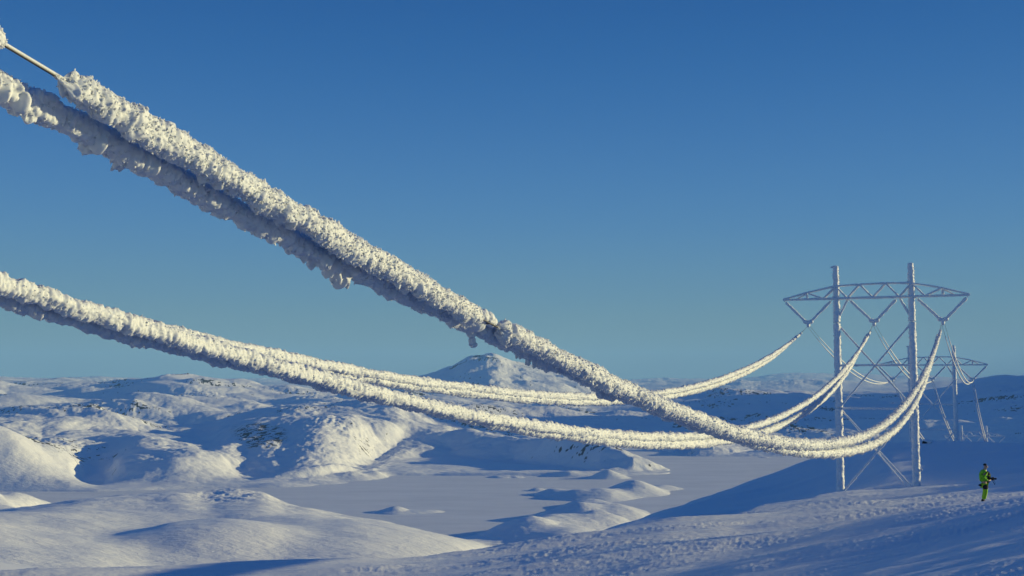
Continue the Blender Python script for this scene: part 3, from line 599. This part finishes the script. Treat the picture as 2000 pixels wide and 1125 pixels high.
# ---------------------------------------------------------------- the walker
M_skin, _t, _b = mat('skin', (0.50, 0.30, 0.22), 0.5); bump(_t, _b, add_noise(_t, 90, 3).outputs[0], 0.001)
def cloth(n, c, c2=None):
    m, t, b = mat(n, c, 0.85); r_ = ramp(t, add_noise(t, 6, 4).outputs[0], [(0.3, c2 or tuple(v * .75 for v in c)), (0.7, c)])
    t.links.new(r_.outputs[0], b.inputs['Base Color']); bump(t, b, add_noise(t, 9, 5).outputs[0], 0.03); return m
M_hiv = cloth('high_visibility_green', (0.20, 0.58, 0.012)); M_hiy = cloth('high_visibility_yellow', (0.40, 0.76, 0.02)); M_blk = cloth('black_fabric', (0.012, 0.013, 0.018)); M_ref = cloth('reflective_tape', (0.42, 0.45, 0.45))
def skin(name, verts, edges, m, parent=None, sub=2, root=0):
    """verts (x, y, z, rx, ry): one vertex a joint, grown into one surface"""
    me = bpy.data.meshes.new(name); me.from_pydata([v[:3] for v in verts], edges, []); me.materials.append(m)
    o = bpy.data.objects.new(name, me); C.objects.link(o)
    k = o.modifiers.new('skin', 'SKIN'); k.use_smooth_shade = True
    if not me.skin_vertices: me.attributes  # layer comes with the modifier
    sv = me.skin_vertices[0].data if me.skin_vertices else None
    if sv is None:
        bm = bmesh.new(); bm.from_mesh(me); bm.verts.layers.skin.verify(); bm.to_mesh(me); bm.free(); sv = me.skin_vertices[0].data
    for i, v in enumerate(verts): sv[i].radius = (v[3], v[4] if len(v) > 4 else v[3]); sv[i].use_root = (i == root)
    q = o.modifiers.new('subsurf', 'SUBSURF'); q.levels = sub; q.render_levels = sub
    if parent: o.parent = parent
    return o
wx_ = ray(1922, 973)[0] * 55.0; wy_ = 55.0; wz_ = ground(wx_, wy_)
# local frame: +x is the way the walker faces (to the right of the picture), z up, about 1.8 m tall
body = [(0.02, 0, .98, .13, .15), (0.03, 0, 1.15, .12, .14), (0.04, 0, 1.34, .13, .17), (0.05, 0, 1.48, .08, .09), (0.08, 0, 1.56, .055, .055), (0.10, 0, 1.64, .075, .07), (0.105, 0, 1.73, .085, .075),
        (0.05, .10, .92, .09), (0.07, .11, .52, .065), (-.02, .11, .12, .045), (-.0, -.10, .92, .09), (.04, -.11, .52, .065), (-.07, -.12, .12, .045),
        (0.03, .20, 1.42, .06), (-.05, .26, 1.16, .045), (.17, .22, 1.05, .035), (.30, .10, 1.10, .03), (0.03, -.20, 1.42, .06), (-.07, -.27, 1.16, .045), (.15, -.24, 1.03, .035), (.28, -.08, 1.08, .03), (.20, 0, 1.635, .018)]
bE = [(0, 1), (1, 2), (2, 3), (3, 4), (4, 5), (5, 6), (0, 7), (7, 8), (8, 9), (0, 10), (10, 11), (11, 12), (2, 13), (13, 14), (14, 15), (15, 16), (2, 17), (17, 18), (18, 19), (19, 20), (5, 21)]
man = skin('person', body, bE, M_skin); man.location = (wx_, wy_, wz_ + 0.02); man.scale = (1.16, 1.12, 1.05); man.rotation_euler = (0, 0, -0.15)
tag(man, 'person in a bright green work jacket and yellow green trousers walking right on the snow', 'person')
skin('jacket', [(0.0, 0, .93, .165, .19), (0.0, 0, 1.10, .17, .19), (-.01, 0, 1.28, .18, .21), (0.01, 0, 1.43, .13, .17), (.05, 0, 1.52, .085, .085),
      (0.02, .22, 1.40, .095), (-.06, .27, 1.15, .078), (.14, .23, 1.06, .06), (0.02, -.22, 1.40, .095), (-.09, -.29, 1.15, .08), (.12, -.25, 1.04, .062)],
     [(0, 1), (1, 2), (2, 3), (3, 4), (3, 5), (5, 6), (6, 7), (3, 8), (8, 9), (9, 10)], M_hiv, man)
skin('front_panel', [(0.12, 0, .90, .10, .17), (0.14, 0, 1.15, .105, .18), (0.13, 0, 1.32, .11, .18), (0.11, 0, 1.47, .085, .11)], [(0, 1), (1, 2), (2, 3)], M_blk, man)
skin('chest_patch', [(0.215, -.09, 1.22, .05, .06), (0.215, -.09, 1.30, .045, .06)], [(0, 1)], M_hiy, man, 1)
skin('reflective_band', [(-.0, 0, .99, .178, .20), (0, 0, 1.03, .178, .20)], [(0, 1)], M_ref, man, 1)
skin('belt_bag', [(-.14, -.08, .88, .08, .09), (-.05, -.14, .86, .08, .07), (-.17, -.05, .78, .05, .06)], [(0, 1), (0, 2)], M_blk, man, 2)
skin('trousers', [(0.01, 0, .92, .15, .17), (.06, .10, .80, .115), (.08, .11, .55, .095), (-.0, .11, .16, .085), (0.0, -.10, .80, .115), (.05, -.11, .55, .10), (-.05, -.12, .16, .085)],
     [(0, 1), (1, 2), (2, 3), (0, 4), (4, 5), (5, 6)], M_hiy, man)
for sy_, xo in ((1, .06), (-1, 0.0)):
    skin('thigh_panel', [(xo, .10 * sy_, .90, .15, .135), (xo + .03, .11 * sy_, .74, .142, .125), (xo + .06, .11 * sy_, .60, .120, .11)], [(0, 1), (1, 2)], M_blk, man)
    bx0 = -.0 if sy_ > 0 else -.07
    skin('boot', [(bx0 - .02, .115 * sy_, .20, .065), (bx0 - .03, .115 * sy_, .08, .07), (bx0 + .08, .115 * sy_, .045, .055), (bx0 + .17, .12 * sy_, .035, .045)], [(0, 1), (1, 2), (2, 3)], M_blk, man)
    # gloved hand: palm, four fingers curled round the camera, thumb from the side of the palm
    hx, hy, hz = (.30, .10 * sy_, 1.10 if sy_ > 0 else 1.08)
    V_ = [(hx - .03, hy, hz, .035), (hx + .03, hy * .9, hz, .042)]; E_ = [(0, 1)]
    for q, ln in enumerate((.9, 1.0, .95, .75)):
        z0 = hz + .035 - .022 * q; i0 = len(V_)
        V_ += [(hx + .07, hy * .85, z0, .014), (hx + .07 + .035 * ln, hy * .55, z0, .012), (hx + .07 + .03 * ln, hy * .25, z0 - .005, .010)]; E_ += [(1, i0), (i0, i0 + 1), (i0 + 1, i0 + 2)]
    i0 = len(V_); V_ += [(hx + .01, hy * .7, hz + .05, .015), (hx + .04, hy * .4, hz + .065, .012)]; E_ += [(1, i0), (i0, i0 + 1)]
    skin('glove', V_, E_, M_blk, man, 1)
    skin('ear', [(0.095, .075 * sy_, 1.63, .012), (0.09, .082 * sy_, 1.665, .014)], [(0, 1)], M_skin, man, 1)
    skin('eye', [(0.172, .03 * sy_, 1.668, .009), (0.176, .03 * sy_, 1.668, .008)], [(0, 1)], M_blk, man, 1)
skin('beanie', [(0.085, 0, 1.70, .092, .085), (0.075, 0, 1.76, .088, .08), (0.07, 0, 1.81, .05, .05)], [(0, 1), (1, 2)], M_blk, man)
skin('mouth', [(0.178, -.015, 1.60, .006), (0.178, .015, 1.60, .006)], [(0, 1)], M_blk, man, 1)
hold = empty('camera', (0, 0, 0)); Rm = Matrix.Rotation(-0.15, 3, 'Z'); cpos = man.location + Rm @ Vector((.445, 0, 1.165)); hold.location = cpos; hold.rotation_euler = (0, 0, -0.15)
tag(hold, 'black camera held in both hands in front of the person', 'camera')
bm = bmesh.new(); g = bmesh.ops.create_cube(bm, size=1.0)
for v in g['verts']: v.co = Vector((v.co.x * .08, v.co.y * .15, v.co.z * .11))
g = bmesh.ops.create_cube(bm, size=1.0)
for v in g['verts']: v.co = Vector((v.co.x * .06, v.co.y * .05 * (1 if v.co.z < 0 else .6), .065 + v.co.z * .045))
bmesh.ops.bevel(bm, geom=bm.edges[:], offset=.008, segments=2, affect='EDGES')
me = bpy.data.meshes.new('camera_body'); bm.to_mesh(me); bm.free(); me.materials.append(M_blk); cb = bpy.data.objects.new('camera_body', me); C.objects.link(cb); cb.parent = hold
skin('lens', [(.04, 0, 0, .042), (.10, 0, 0, .042), (.11, 0, 0, .048), (.17, 0, 0, .048)], [(0, 1), (1, 2), (2, 3)], M_blk, hold, 1)
skin('strap', [(-.02, -.075, .03, .012, .006), (-.04, -.10, -.10, .012, .006), (.04, -.10, -.28, .014, .006), (.07, -.06, -.20, .012, .006), (.02, -.075, .0, .012, .006)], [(0, 1), (1, 2), (2, 3), (3, 4)], M_blk, hold, 1)

# ---------------------------------------------------------------- air
def box(name, lo, hi):
    v = [[x, y, z] for x in (lo[0], hi[0]) for y in (lo[1], hi[1]) for z in (lo[2], hi[2])]
    f = [[0, 1, 3, 2], [4, 6, 7, 5], [0, 4, 5, 1], [2, 3, 7, 6], [0, 2, 6, 4], [1, 5, 7, 3]]
    m = bpy.data.materials.new('air'); m.use_nodes = True; t = m.node_tree; t.nodes.clear()
    o = t.nodes.new('ShaderNodeOutputMaterial'); v_ = t.nodes.new('ShaderNodeVolumePrincipled')
    v_.inputs['Color'].default_value = (0.34, 0.66, 1.0, 1); v_.inputs['Density'].default_value = 3.4e-5; v_.inputs['Anisotropy'].default_value = 0.0
    t.links.new(v_.outputs[0], o.inputs['Volume'])
    return tag(np_mesh(name, v, f, m, smooth=False), 'thin blue winter haze over the mountains', None, None, 'stuff')
box('haze', (-62000, -62000, -1100), (62000, 62000, 1300))
